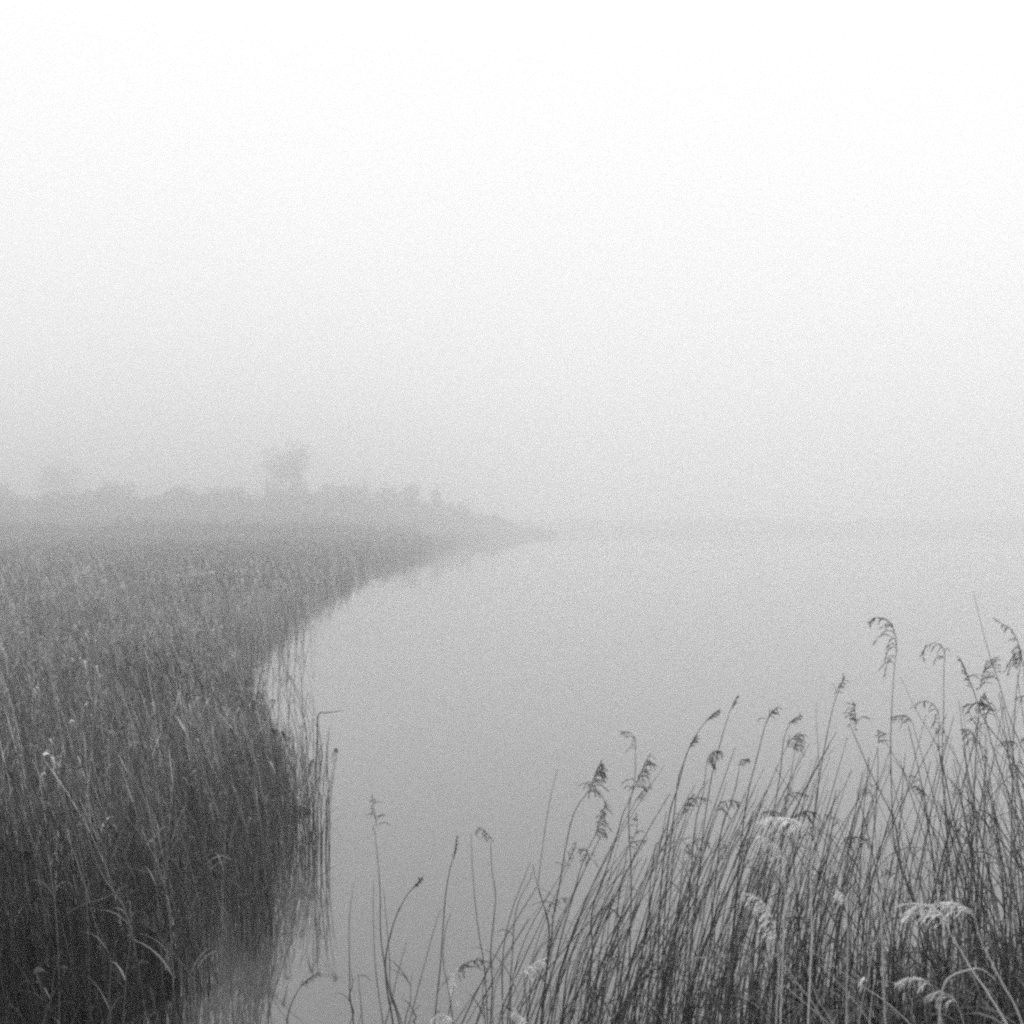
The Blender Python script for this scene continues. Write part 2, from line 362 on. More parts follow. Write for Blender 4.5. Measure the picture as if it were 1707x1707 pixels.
# ------------------------------------------------------------------ far bushes and trees
def woody(name, x, y, h, w, label, group, seed, twigs=260, base=0.05, airy=False, cat='tree', fine=1.0):
    R = random.Random(seed); t = thing(name, (x, y, base), label, cat, group)
    tr = MB(); cr = MB(); lim = []
    nst = 1 if airy else 3
    for s_ in range(nst):
        lean = R.uniform(-.1, .1) if airy else R.uniform(-.35, .35)
        pts = np.array([[lean * h * 0.5 * u ** 1.3, R.uniform(-.02, .02) * h, h * 0.8 * u] for u in np.linspace(0, 1, 7)])
        tr.tubes(pts, np.linspace(0.022, 0.004, 7) * h * fine, 6, 0.5); lim.append(pts)
    for k in range(16 if airy else 12):
        sp = R.choice(lim); u = R.uniform(0.10, 0.95); p = sp[int(u * (len(sp) - 1))]
        an = R.uniform(0, 2 * math.pi); ln = w * 0.55 * R.uniform(0.5, 1.0) * ((1.45 - 1.35 * u) if airy else (1.15 - 0.6 * u))
        d = np.array([math.cos(an), math.sin(an), R.uniform(0.3, 1.0) if not airy else R.uniform(0.1, 1.2)])
        pts = np.array([p + d * ln * v - np.array([0, 0, 0.15 * ln * v * v]) for v in np.linspace(0, 1, 5)])
        tr.tubes(pts, np.linspace(0.007, 0.002, 5) * h * fine, 4, 0.5); lim.append(pts)
    # twig clumps around limb ends: many small crossed sprays
    C, S, Wd, T = [], [], [], []
    for k in range(twigs):
        l_ = R.choice(lim); p = l_[R.randint(1, len(l_) - 1)]
        c_ = p + np.array([R.gauss(0, 1) * w * 0.09, R.gauss(0, 1) * w * 0.09, R.gauss(0, 1) * h * 0.06])
        c_[2] = max(c_[2], 0.1)
        for q in range(7):
            d = unit(np.array([R.gauss(0, .7), R.gauss(0, .7), R.uniform(-.2, 1.2)])); l = R.uniform(.03, .08) * h
            C.append([c_, c_ + d * l * .5, c_ + d * l]); S.append(unit(np.array([R.gauss(0, 1), R.gauss(0, 1), R.gauss(0, 1)]))); ww = R.uniform(.008, .022) * h * fine
            Wd.append([ww * .4, ww, ww * .15]); T.append(R.random())
    cr.ribbons(np.array(C), np.array(Wd), np.array(S), np.array(T))
    tr.obj('trunk', M_bark, t); cr.obj('crown', M_crown, t); return t

def at_px(xp, ytop, d): return (xp - CX) / F * d, H - (ytop - HY) / F * d
TREES = [
    (418, 806, 318, 8.0, 'bush', 'low broad bush nearest the open reed marsh, before the tallest far tree'),
    (540, 803, 320, 6.0, 'bush', 'small bush filling the dip between the tallest far tree and the round grey bush'),
    (642, 806, 322, 6.0, 'bush', 'low bush between the round grey bush and the small narrow tree'),
    (775, 832, 326, 6.0, 'bush', 'last low bush before the tip of the spit'),  # px, top row, distance, width, kind, label
    (487, 712, 322, 11, 'tree', 'tallest tree on the far spit, uneven crown leaning over the hedge'),
    (455, 782, 324, 6.0, 'bush', 'rounded bush pressed against the foot of the tallest far tree'),
    (590, 782, 324, 6.5, 'bush', 'round grey bush standing alone just beyond the tallest far tree'),
    (690, 794, 326, 4.0, 'tree', 'small narrow tree poking above the scrub halfway to the spit end'),
    (728, 800, 328, 2.2, 'tree', 'thin sapling rising just beyond the small narrow tree'),
    (110, 680, 345, 11, 'tree', 'ghostly bare tree almost lost in the fog far behind the reed bed'),
]
for i, (xp, yt, d, w, kind, lab) in enumerate(TREES):
    x, h = at_px(xp, yt, d)
    woody(kind, x, d, h, w, lab, 'trees and bushes fading into the fog', 40 + i, 360 if kind == 'tree' else 300, airy=(kind == 'tree'), cat=kind, fine=(0.16 if d > 335 else 0.5))

# continuous low scrub along the far edge of the marsh: one uncountable mass
sc = MB(); prof = [(-80, 822), (200, 820), (430, 818), (560, 812), (660, 820), (740, 834), (790, 852), (820, 862), (850, 873), (880, 884), (930, 890)]
n = 22000; xp = rng.uniform(-160, 925, n); top = np.interp(xp, [p[0] for p in prof], [p[1] for p in prof])
dd = np.interp(xp, [-160, 450, 885], [290, 315, 330]) + rng.uniform(-6, 14, n)
hx = (xp - CX) / F * dd; hh = (H - (top - HY) / F * dd) * (0.45 + 0.42 * vnoise(hx, dd * 0, 6.0, 6) + 0.40 * vnoise(hx, dd * 0, 1.7, 7))
n2 = 12000; xp2 = rng.uniform(-160, 700, n2); dd2 = rng.uniform(190, 300, n2); hx2 = (xp2 - CX) / F * dd2
ok2 = hx2 < np.interp(dd2, EY, EX) - 1.5; hx2, dd2 = hx2[ok2], dd2[ok2]
hh2 = np.clip((np.interp(dd2, EY, EX) - hx2) / 14, 0.25, 1) * (1.0 + 2.6 * vnoise(hx2, dd2, 5.0, 3) * vnoise(hx2, dd2, 1.6, 5) + 0.6)
hx = np.concatenate([hx, hx2]); dd = np.concatenate([dd, dd2]); hh = np.concatenate([hh, hh2]); n = len(hx)
zc = hh * (1 - rng.random(n) ** 1.15)
cen = np.stack([hx, dd, np.maximum(zc, 0.15)], 1)
for j in range(5):
    d = np.stack([rng.normal(0, .6, n), rng.normal(0, .6, n), rng.uniform(-.2, 1.2, n)], 1); d /= np.linalg.norm(d, axis=1, keepdims=True)
    l = rng.uniform(.5, 1.1, n)[:, None]
    S = rng.normal(0, 1, (n, 3)); S /= np.linalg.norm(S, axis=1, keepdims=True)
    w = rng.uniform(.12, .34, n)[:, None] * np.array([.4, 1, .15])[None]
    sc.ribbons(np.stack([cen, cen + d * l * .5, cen + d * l], 1), w, S, rng.random(n))
tag(sc.obj('distant_scrub', M_crown), 'low dark band of scrub along the far edge of the marsh', 'scrub', kind='stuff')
# beyond the open water: a shore that is almost gone
fs = MB(); n = 5000; hx = rng.uniform(-20, 560, n); dd = 490 + rng.uniform(0, 20, n) + 0.19 * hx
hh = 1.2 + 3.0 * vnoise(hx, dd, 30, 8); cen = np.stack([hx, dd, 0.3 + hh * rng.random(n)], 1)
for j in range(3):
    d = np.stack([rng.normal(0, 1, n), rng.normal(0, 1, n), rng.uniform(0, 1.2, n)], 1); d /= np.linalg.norm(d, axis=1, keepdims=True)
    S = rng.normal(0, 1, (n, 3)); S /= np.linalg.norm(S, axis=1, keepdims=True)
    fs.ribbons(np.stack([cen, cen + d, cen + d * 2], 1), np.full((n, 1), .8) * np.array([.4, 1, .2])[None], S, rng.random(n))
tag(fs.obj('far_woods', M_crown), 'barely visible line of vegetation on the shore across the open water', 'woods', kind='stuff')

# ------------------------------------------------------------------ reeds one can tell apart
G = 'reeds growing at the foot of the near bank'
GL = 'reeds at the water edge of the reed bed'
T = traced_reed
T([(1491, 1108), (1486, 1180), (1484, 1250), (1486, 1340), (1488, 1390), (1496, 1430), (1520, 1500), (1550, 1590), (1590, 1700)], 5.4,
  'tallest upright reed, plume of hooked strands all hanging to one side', [(1491, 1108), (1494, 1085), (1493, 1060), (1484, 1040), (1470, 1030), (1452, 1031), (1448, 1037)],
  -1, hl=0.10, hn=11, droop=1.4, fluff=1.1, spread=1.3, group=G, dy=0.1, tone=0.2)
T([(1573, 1108), (1572, 1200), (1570, 1250), (1573, 1330), (1590, 1420), (1612, 1510), (1640, 1600), (1680, 1700)], 5.6,
  'upright reed whose plume bends over in a single neat hook', [(1573, 1108), (1575, 1090), (1570, 1077), (1558, 1071), (1545, 1076), (1537, 1088), (1533, 1095)],
  -1, hl=0.06, hn=6, droop=1.5, spread=1.0, group=G, tone=0.2)
T([(1563, 1225), (1566, 1262), (1571, 1300), (1578, 1400), (1590, 1500), (1602, 1600), (1612, 1700)], 5.3,
  'reed with a thick arched plume, just below the single hooked plume', [(1563, 1225), (1565, 1200), (1562, 1183), (1550, 1170), (1535, 1169), (1520, 1178)],
  -1, hl=0.05, hn=6, droop=1.8, spread=1.1, group=G)
T([(1416, 1208), (1430, 1240), (1447, 1280), (1462, 1310), (1480, 1345), (1490, 1365), (1497, 1410), (1503, 1450), (1520, 1490), (1545, 1560), (1580, 1650)], 5.2,
  'slanting reed with a short dark bushy tuft, leaning away from the tallest reed', [(1424, 1214), (1426, 1203), (1425, 1190), (1423, 1170)],
  -0.3, hl=0.05, hn=12, droop=0.5, spread=1.6, group=G, dy=-0.1)
T([(1622, 985), (1635, 1040), (1650, 1095), (1662, 1130), (1680, 1190), (1700, 1240), (1730, 1300), (1760, 1400)], 5.0,
  'bare needle-thin stalk rising above all the plumes at a slant', None, group=G, r=0.0026)
T([(1706, 1120), (1712, 1200), (1716, 1320), (1722, 1500)], 5.1,
  'reed at the picture edge whose long plume arches back over the water', [(1706, 1120), (1702, 1090), (1695, 1066), (1684, 1048), (1668, 1039), (1658, 1032)],
  -1, hl=0.04, hn=6, droop=1.0, spread=0.7, group=G)
T([(1600, 1098), (1620, 1145), (1640, 1200), (1670, 1240), (1690, 1272), (1720, 1320), (1760, 1400)], 5.5,
  'slanting reed with a slim closed spear-like tip, crossing behind the starry plume', [(1623, 1152), (1614, 1130), (1606, 1110), (1598, 1096)],
  -0.5, hl=0.03, hn=7, droop=0.2, spread=0.4, group=G)
T([(1636, 1172), (1645, 1210), (1655, 1250), (1675, 1310), (1690, 1350), (1712, 1392), (1740, 1460)], 5.0,
  'slanting reed ending in a small dark knot below the starry plume', [(1632, 1178), (1634, 1168), (1638, 1158)],
  0.7, hl=0.035, hn=7, droop=0.8, spread=1.4, group=G, tone=0.3)
T([(1634, 1160), (1630, 1200), (1624, 1290), (1620, 1400), (1615, 1520), (1612, 1660)], 5.6,
  'reed with a loose starry plume of upward strands beside the needle-thin stalk', [(1633, 1150), (1635, 1135), (1640, 1118), (1645, 1100)],
  0.6, hl=0.10, hn=10, droop=0.4, spread=1.7, group=G, tone=0.3)
T([(1500, 1128), (1530, 1190), (1550, 1222), (1568, 1262), (1582, 1330), (1600, 1410), (1620, 1460), (1650, 1520), (1690, 1600)], 6.0,
  'bare thin stalk slanting across behind the single hooked plume', None, group=G, r=0.0026)
T([(1700, 1110), (1694, 1150), (1690, 1200), (1688, 1250), (1686, 1340), (1683, 1500), (1680, 1650)], 5.3,
  'upright reed with a drooping frayed plume close to the picture edge', [(1700, 1112), (1701, 1090), (1697, 1075)], -1, hl=0.07, hn=9, droop=1.4, spread=1.3, group=G)
T([(1461, 1245), (1463, 1270), (1460, 1330), (1450, 1450), (1440, 1600)], 6.6, 'small faint reed with a little tuft, beside the tallest reed', [(1463, 1240), (1464, 1228), (1462, 1218)], 0.5, hl=0.05, hn=7, droop=0.6, group=G)
T([(1408, 1130), (1398, 1150), (1388, 1180), (1375, 1240), (1360, 1330), (1350, 1430), (1340, 1600)], 6.8, 'faint reed with a slim upright plume rising between the sparse and thick stands', [(1390, 1158), (1398, 1143), (1408, 1128)], 0.7, hl=0.04, hn=8, droop=0.4, spread=0.5, group=G)
# middle
T([(985, 1312), (980, 1319), (957, 1354), (943, 1410), (934, 1466), (923, 1523), (918, 1572), (909, 1632), (902, 1698)], 6.0,
  'reed with a dense dark shaggy plume, highest at the open end of the stand', [(981, 1322), (987, 1305), (994, 1285), (1003, 1268)], 0.9, hl=0.075, hn=22, droop=1.1, spread=1.0, fluff=1.4, group=G, tone=0.15)
T([(992, 1392), (981, 1413), (967, 1449), (957, 1487), (939, 1547), (925, 1603), (904, 1667), (893, 1700)], 6.0,
  'reed with a smaller dark shaggy plume just under the highest shaggy one', [(991, 1394), (997, 1375), (1003, 1355), (1010, 1338)], 0.9, hl=0.06, hn=18, droop=1.0, fluff=1.3, group=G, tone=0.2)
T([(1057, 1312), (1048, 1335), (1038, 1357), (1027, 1396), (1010, 1449), (992, 1498), (985, 1537), (987, 1589), (975, 1690)], 5.9,
  'reed with a long loose plume of short hanging strands, bowed over the water', [(1055, 1318), (1066, 1292), (1075, 1272), (1083, 1257)], 0.9, hl=0.07, hn=16, droop=1.4, fluff=1.1, group=G, tone=0.25)
T([(1059, 1240), (1058, 1298), (1048, 1347), (1049, 1396), (1052, 1466), (1050, 1560), (1046, 1700)], 6.4,
  'pale thin reed with a sparse wispy plume drifting sideways over the shaggy ones', [(1060, 1250), (1058, 1232), (1050, 1221), (1034, 1219)], -1, hl=0.06, hn=6, droop=1.0, fluff=0.6, group=G, tone=0.6)
T([(929, 1282), (918, 1326), (909, 1378), (901, 1438), (897, 1477), (904, 1501), (915, 1540), (914, 1590), (911, 1624), (895, 1700)], 5.8,
  'bare pointed stalk standing alone in front of open water', None, group=G, r=0.0028)
T([(1080, 1396), (1052, 1438), (1034, 1477), (1029, 1526), (1030, 1600), (1020, 1700)], 5.6, 'dark reed stem whose top arches into a folded leaf', None, group=G, r=0.003, tone=0.2)
T([(1115, 1432), (1104, 1416), (1094, 1404), (1087, 1440), (1082, 1500), (1084, 1560), (1078, 1700)], 5.6, 'dark reed stem with a sharply broken tip beside the folded leaf', None, group=G, r=0.003, tone=0.2)
T([(1196, 1185), (1170, 1210), (1155, 1235), (1143, 1260), (1130, 1310), (1117, 1350), (1110, 1400), (1100, 1500), (1095, 1680)], 6.6,
  'tall curving reed with a slender smooth plume like a brush tip', [(1176, 1202), (1186, 1192), (1198, 1183)], 0.6, hl=0.035, hn=9, droop=0.4, spread=0.4, fluff=1.3, group=G)
T([(1158, 1228), (1150, 1243), (1140, 1270), (1130, 1300), (1122, 1370), (1112, 1450), (1104, 1600)], 6.3,
  'reed with a slim bud-like plume just below the slender brush tip', [(1149, 1247), (1154, 1237), (1160, 1227)], 0.5, hl=0.03, hn=9, droop=0.4, spread=0.4, fluff=1.2, group=G)
T([(1177, 1275), (1172, 1320), (1160, 1365), (1154, 1420), (1148, 1500), (1140, 1640)], 6.0,
  'reed with a hooked dark plume shaped like a bird beak', [(1177, 1275), (1180, 1263), (1190, 1252), (1203, 1252)], 0.9, hl=0.05, hn=14, droop=1.6, fluff=1.1, group=G, tone=0.25)
T([(1232, 1278), (1228, 1300), (1218, 1340), (1205, 1370), (1195, 1440), (1180, 1600)], 6.4, 'reed with a flat sideways plume next to the beak-shaped plume', [(1230, 1277), (1236, 1267), (1248, 1264)], 0.9, hl=0.03, hn=8, droop=0.9, group=G)
T([(1228, 1162), (1215, 1190), (1200, 1240), (1185, 1300), (1170, 1400), (1150, 1600)], 7.4, 'faint tall reed with a thin vertical plume behind the slender brush tip', [(1218, 1183), (1223, 1172), (1229, 1160)], 0.3, hl=0.03, hn=7, droop=0.3, spread=0.3, group=G)
T([(1295, 1180), (1285, 1190), (1275, 1210), (1262, 1260), (1245, 1330), (1232, 1430), (1215, 1620)], 7.0, 'tall pale reed with a frayed nodding tip over the middle of the stand', [(1278, 1200), (1284, 1188), (1296, 1178)], 0.8, hl=0.05, hn=7, droop=1.0, group=G)
T([(1334, 1192), (1315, 1208), (1305, 1240), (1300, 1290), (1285, 1380), (1270, 1500), (1262, 1640)], 6.9, 'reed with a flat brush plume pointing sideways from a bowed neck', [(1313, 1206), (1322, 1199), (1335, 1193)], 0.4, hl=0.03, hn=9, droop=0.5, spread=0.4, group=G)
T([(1326, 1240), (1318, 1290), (1308, 1350), (1300, 1450), (1290, 1600)], 6.5, 'reed with a rumpled fluffy plume under the sideways brush plume', [(1322, 1250), (1328, 1235), (1333, 1222)], 0.6, hl=0.06, hn=13, droop=1.3, group=G)
T([(1361, 1172), (1360, 1200), (1364, 1260), (1362, 1330), (1350, 1420), (1340, 1600)], 6.7, 'bare upright stalk with a fine pointed tip over the middle of the stand', None, group=G, r=0.0025)
# sparse ones in the open water
T([(625, 1385), (630, 1431), (634, 1484), (635, 1554), (641, 1603), (651, 1656), (665, 1698)], 6.6,
  'lone reed with a small frayed tuft, tallest of the few in open water', [(629, 1378), (627, 1366), (624, 1350), (621, 1325)], 0.9, hl=0.055, hn=9, droop=0.6, spread=1.5, group=G, tone=0.3)
T([(709, 1456), (697, 1470), (679, 1491), (662, 1523), (651, 1558), (643, 1600), (646, 1650), (655, 1700)], 6.2,
  'short reed with a small bud, bowing sideways over open water', [(690, 1480), (696, 1471), (704, 1463)], 0.3, hl=0.014, hn=9, droop=0.2, spread=0.5, fluff=1.5, group=G, tone=0.2)
for k, (pts, d, lab) in enumerate([
    ([(590, 1470), (583, 1530), (583, 1589), (584, 1656), (590, 1705)], 6.4, 'straight bare reed stem standing apart, nearest the reed bed in open water'),
    ([(623, 1466), (623, 1537), (627, 1617), (637, 1691), (640, 1720)], 6.5, 'thin bare stem standing close against the lone tufted reed'),
    ([(598, 1621), (601, 1660), (606, 1720)], 6.0, 'short stub of a stem low beside the stem nearest the bed'),
    ([(734, 1515), (721, 1558), (704, 1621), (686, 1691), (680, 1720)], 6.2, 'bare stem slanting away from the crossed stems in open water'),
    ([(751, 1522), (742, 1554), (739, 1600), (746, 1640), (755, 1700)], 6.0, 'bare wavy stem with its tip bent back, in open water'),
    ([(785, 1389), (788, 1449), (793, 1512), (800, 1565), (807, 1607), (812, 1680)], 6.3, 'tall bare stem standing beside the reed with the side-swept tuft'),
    ([(890, 1442), (883, 1466), (865, 1501), (857, 1540), (853, 1607), (846, 1700)], 6.1, 'bare curved stem just before the stand thickens'),
    ([(888, 1440), (893, 1465), (904, 1500), (914, 1545), (913, 1580), (905, 1700)], 6.0, 'dark leaning stem crossing the lone pointed stalk low down'),
    ([(678, 1570), (664, 1620), (650, 1680), (640, 1720)], 5.9, 'short bare stem crossing at the foot of the bowed bud reed'),
    ([(640, 1480), (645, 1540), (650, 1600), (652, 1650), (672, 1710)], 6.7, 'hair-thin stem between the tufted reed and the bowed bud reed'),
]):
    T(pts, d, lab, None, group=G, r=0.003, tone=0.15 + 0.05 * (k % 4))
T([(818, 1403), (820, 1449), (826, 1490), (823, 1533), (818, 1589), (821, 1642), (818, 1700)], 6.2,
  'reed in open water with a sparse tuft swept to one side', [(820, 1402), (819, 1396), (808, 1385), (795, 1378)], -0.9, hl=0.06, hn=6, droop=1.0, fluff=0.7, group=G)
T([(762, 1392), (757, 1425), (750, 1449), (742, 1500), (735, 1600), (725, 1700)], 6.9, 'faint thin reed with a narrow upright bud in open water', [(757, 1432), (760, 1415), (762, 1395)], 0.2, hl=0.02, hn=9, droop=0.3, spread=0.4, group=G)
T([(533, 1618), (504, 1641), (489, 1666), (481, 1690), (478, 1725)], 6.0, 'short reed with a feathery tip bowed low beside the reed bed', [(500, 1646), (512, 1632), (533, 1618)], 0.6, hl=0.03, hn=8, droop=0.6, spread=0.5, group=G, tone=0.3)
T([(508, 1396), (500, 1450), (493, 1512), (485, 1570), (466, 1627), (454, 1666), (446, 1720)], 6.4, 'long thin bowed stem in front of the reed bed corner', None, group=G, r=0.0026)
# the snapped stalk that juts out from the edge of the bed
T([(574, 1184), (560, 1186), (545, 1188), (531, 1192), (529, 1240), (526, 1300), (522, 1380)], 14.0, 'snapped reed jutting out level over the water from the bed edge', None, group=GL, r=0.008, tone=0.1)
# bleached ones
PG = 'bleached reeds among the darker stand'
T([(1576, 1539), (1584, 1558), (1602, 1587), (1619, 1617), (1645, 1654), (1675, 1705), (1700, 1760)], 4.2,
  'pale reed with the largest fluffy cream plume, arched and thick', [(1578, 1545), (1572, 1528), (1560, 1514), (1545, 1508), (1528, 1509), (1516, 1518)],
  -0.7, hl=0.11, hn=13, droop=0.75, fluff=0.9, spread=0.45, pale=True, group=PG, tone=0.7)
T([(1624, 1533), (1635, 1571), (1651, 1603), (1670, 1640), (1700, 1700)], 4.3,
  'reed with a pale arched plume lying just behind the largest cream one', [(1624, 1531), (1618, 1519), (1606, 1510), (1590, 1504), (1570, 1504), (1552, 1507)],
  -0.6, hl=0.08, hn=10, droop=0.8, fluff=0.9, spread=0.4, pale=True, group=PG, tone=0.45)
T([(1552, 1643), (1560, 1670), (1568, 1705), (1575, 1760)], 4.0, 'pale reed with a thick plume like a caterpillar, low by the frame edge', [(1552, 1641), (1540, 1632), (1526, 1629), (1510, 1629), (1494, 1636)],
  -0.4, hl=0.035, hn=9, droop=1.0, fluff=0.9, pale=True, group=PG, tone=0.2)
T([(1597, 1680), (1606, 1710), (1612, 1760)], 4.0, 'pale reed with a curled ring-like plume below the caterpillar plume', [(1596, 1678), (1590, 1664), (1576, 1655), (1560, 1652), (1540, 1662)],
  -0.6, hl=0.055, hn=6, droop=1.2, fluff=0.8, pale=True, group=PG, tone=0.1)
T([(1659, 1633), (1650, 1625), (1640, 1617), (1625, 1613), (1602, 1618), (1585, 1625), (1572, 1640), (1565, 1680), (1562, 1740)], 4.1, 'bleached leaf stalk arched flat across the plume stem near the bottom', None, pale=True, group=PG, r=0.003, tone=0.5)
T([(1346, 1386), (1352, 1410), (1350, 1460), (1352, 1560), (1346, 1700)], 4.6, 'pale reed whose plume of stiff splayed spikes lies level over the stand', [(1345, 1384), (1335, 1374), (1320, 1366), (1300, 1362), (1280, 1363), (1266, 1368)],
  -0.4, hl=0.07, hn=16, droop=0.8, fluff=1.3, pale=True, group=PG, tone=0.6)
T([(1306, 1446), (1308, 1480), (1305, 1560), (1300, 1700)], 4.6, 'pale drooping wisp of a reed under the plume of splayed spikes', [(1305, 1442), (1302, 1425), (1292, 1408), (1278, 1398), (1262, 1392)],
  -0.7, hl=0.04, hn=9, droop=1.3, fluff=1.1, pale=True, group=PG, tone=0.5)
T([(1294, 1568), (1297, 1620), (1292, 1710)], 4.6, 'pale reed with a long curved plume hanging in the middle of the stand', [(1294, 1566), (1290, 1540), (1280, 1515), (1266, 1498), (1250, 1489), (1240, 1490)],
  -0.6, hl=0.06, hn=13, droop=1.4, fluff=1.1, pale=True, group=PG, tone=0.5)
T([(1428, 1405), (1450, 1402), (1471, 1408), (1474, 1440), (1468, 1500), (1470, 1600), (1474, 1700)], 4.6, 'pale reed snapped over into a short level tip beside the slanting stems', None, pale=True, group=PG, r=0.0034, tone=0.3)
for pts, d, lab in [
    ([(1348, 1582), (1407, 1622), (1442, 1646), (1471, 1665), (1510, 1700), (1540, 1740)], 4.6, 'bleached broken stalk lying long and diagonal across the stand'),
    ([(1498, 1461), (1474, 1526), (1455, 1582), (1445, 1630), (1432, 1690)], 4.8, 'bleached stalk slanting the other way, crossing the long diagonal one'),
    ([(1332, 1585), (1348, 1625), (1364, 1668), (1388, 1710)], 4.7, 'short bleached stalk steeply crossing under the diagonal one'),
    ([(1300, 1635), (1340, 1670), (1380, 1705), (1400, 1740)], 4.7, 'bleached stalk low and slanting near the bottom of the stand'),
    ([(1250, 1540), (1290, 1585), (1330, 1640), (1370, 1700)], 4.6, 'thin bleached stalk slanting down from the long hanging plume'),
    ([(1365, 1605), (1400, 1640), (1440, 1690), (1465, 1740)], 4.5, 'bleached stalk running alongside the long diagonal one'),
]:
    T(pts, d, lab, None, pale=True, group=PG, r=0.0028, tone=0.1)
for pts, hd, sd, lab in [
    ([(752, 1668), (757, 1700), (760, 1750)], [(752, 1665), (748, 1645), (750, 1628), (762, 1615)], 0.8, 'small pale curled plume just above the frame edge in the sparse reeds'),
    ([(760, 1704), (766, 1740)], [(760, 1702), (750, 1694), (735, 1690), (722, 1696)], -0.6, 'small pale plume bent flat at the very bottom of the sparse reeds'),
    ([(884, 1707), (890, 1750)], [(882, 1706), (874, 1696), (866, 1692), (858, 1680)], -0.5, 'bright bleached plume tip at the frame edge before the stand thickens'),
    ([(905, 1598), (870, 1620), (845, 1650), (832, 1690), (826, 1740)], [(870, 1620), (885, 1608), (905, 1598)], 0.5, 'pale arched reed curving out of the foot of the sparse reeds'),
    ([(1455, 1640), (1450, 1680), (1446, 1740)], [(1445, 1636), (1440, 1628), (1436, 1640)], -0.5, 'small pale clump of seed on the crossing of the bleached stalks'),
    ([(1408, 1500), (1412, 1560), (1410, 1660)], [(1408, 1505), (1404, 1492), (1396, 1486)], -0.5, 'pale fluffy knot of seed glowing in the centre of the stand'),
]:
    T(pts, 4.8, lab, hd, sd, hl=0.03, hn=9, droop=1.2, fluff=1.3, pale=True, group=PG, tone=0.3)

# ------------------------------------------------------------------ many more reeds of the near stand
ENVX = [560, 700, 820, 900, 980, 1050, 1150, 1250, 1350, 1450, 1550, 1650, 1800]
ENVY = [1520, 1520, 1470, 1420, 1340, 1300, 1250, 1215, 1190, 1170, 1160, 1100, 1090]
LANDMARKS = [((1470, 1030), 'tallest hooked plume'), ((1555, 1071), 'single neat hooked plume'), ((1545, 1169), 'thick arched plume'),
    ((1424, 1185), 'short bushy tuft'), ((1622, 985), 'needle-thin tall stalk'), ((1640, 1115), 'loose starry plume'), ((1461, 1230), 'little faint tuft'),
    ((1000, 1290), 'dense dark shaggy plume'), ((1001, 1360), 'smaller shaggy plume'), ((1070, 1290), 'long loose plume'), ((1045, 1222), 'wispy sideways plume'),
    ((929, 1282), 'lone pointed stalk'), ((1080, 1396), 'folded leaf'), ((1187, 1192), 'slender brush tip'), ((1188, 1255), 'beak-shaped plume'),
    ((1323, 1199), 'sideways brush plume'), ((1327, 1236), 'rumpled fluffy plume'), ((1310, 1365), 'pale splayed-spike plume'), ((1265, 1500), 'long hanging pale plume'),
    ((1550, 1515), 'largest cream plume'), ((1525, 1630), 'caterpillar-like pale plume'), ((1404, 1490), 'pale knot of seed'), ((1450, 1402), 'snapped level pale tip'),
    ((625, 1350), 'lone tufted reed'), ((700, 1465), 'bowed bud reed'), ((800, 1385), 'side-swept tuft'), ((1285, 1190), 'frayed nodding tip'), ((1695, 1080), 'drooping frayed plume')]
def near_label(xt, yt, hd, lean, tone, r, nl):
    (lx, ly), what = min(LANDMARKS, key=lambda q: (q[0][0] - xt) ** 2 + (q[0][1] - yt) ** 2)
    dx, dy = xt - lx, yt - ly; far = math.hypot(dx, dy) > 60
    rel = ('just ', 'well ')[far] + ('below' if dy > 0 else 'above') if abs(dy) > abs(dx) else ('just ', 'well ')[far] + ('left of' if dx < 0 else 'right of')
    look = ('pale ' if tone > 0.55 else 'dark ' if tone < 0.2 else 'grey ') + ('thick ' if r > 0.0038 else 'thin ' if r < 0.0030 else '')
    look += 'bowed ' if abs(lean) > 0.25 else 'leaning ' if abs(lean) > 0.12 else 'upright '
    return f"{look}{('leafy ' if nl > 1 else '')}{'plumed reed' if hd else 'bare stem'} {rel} the {what}"

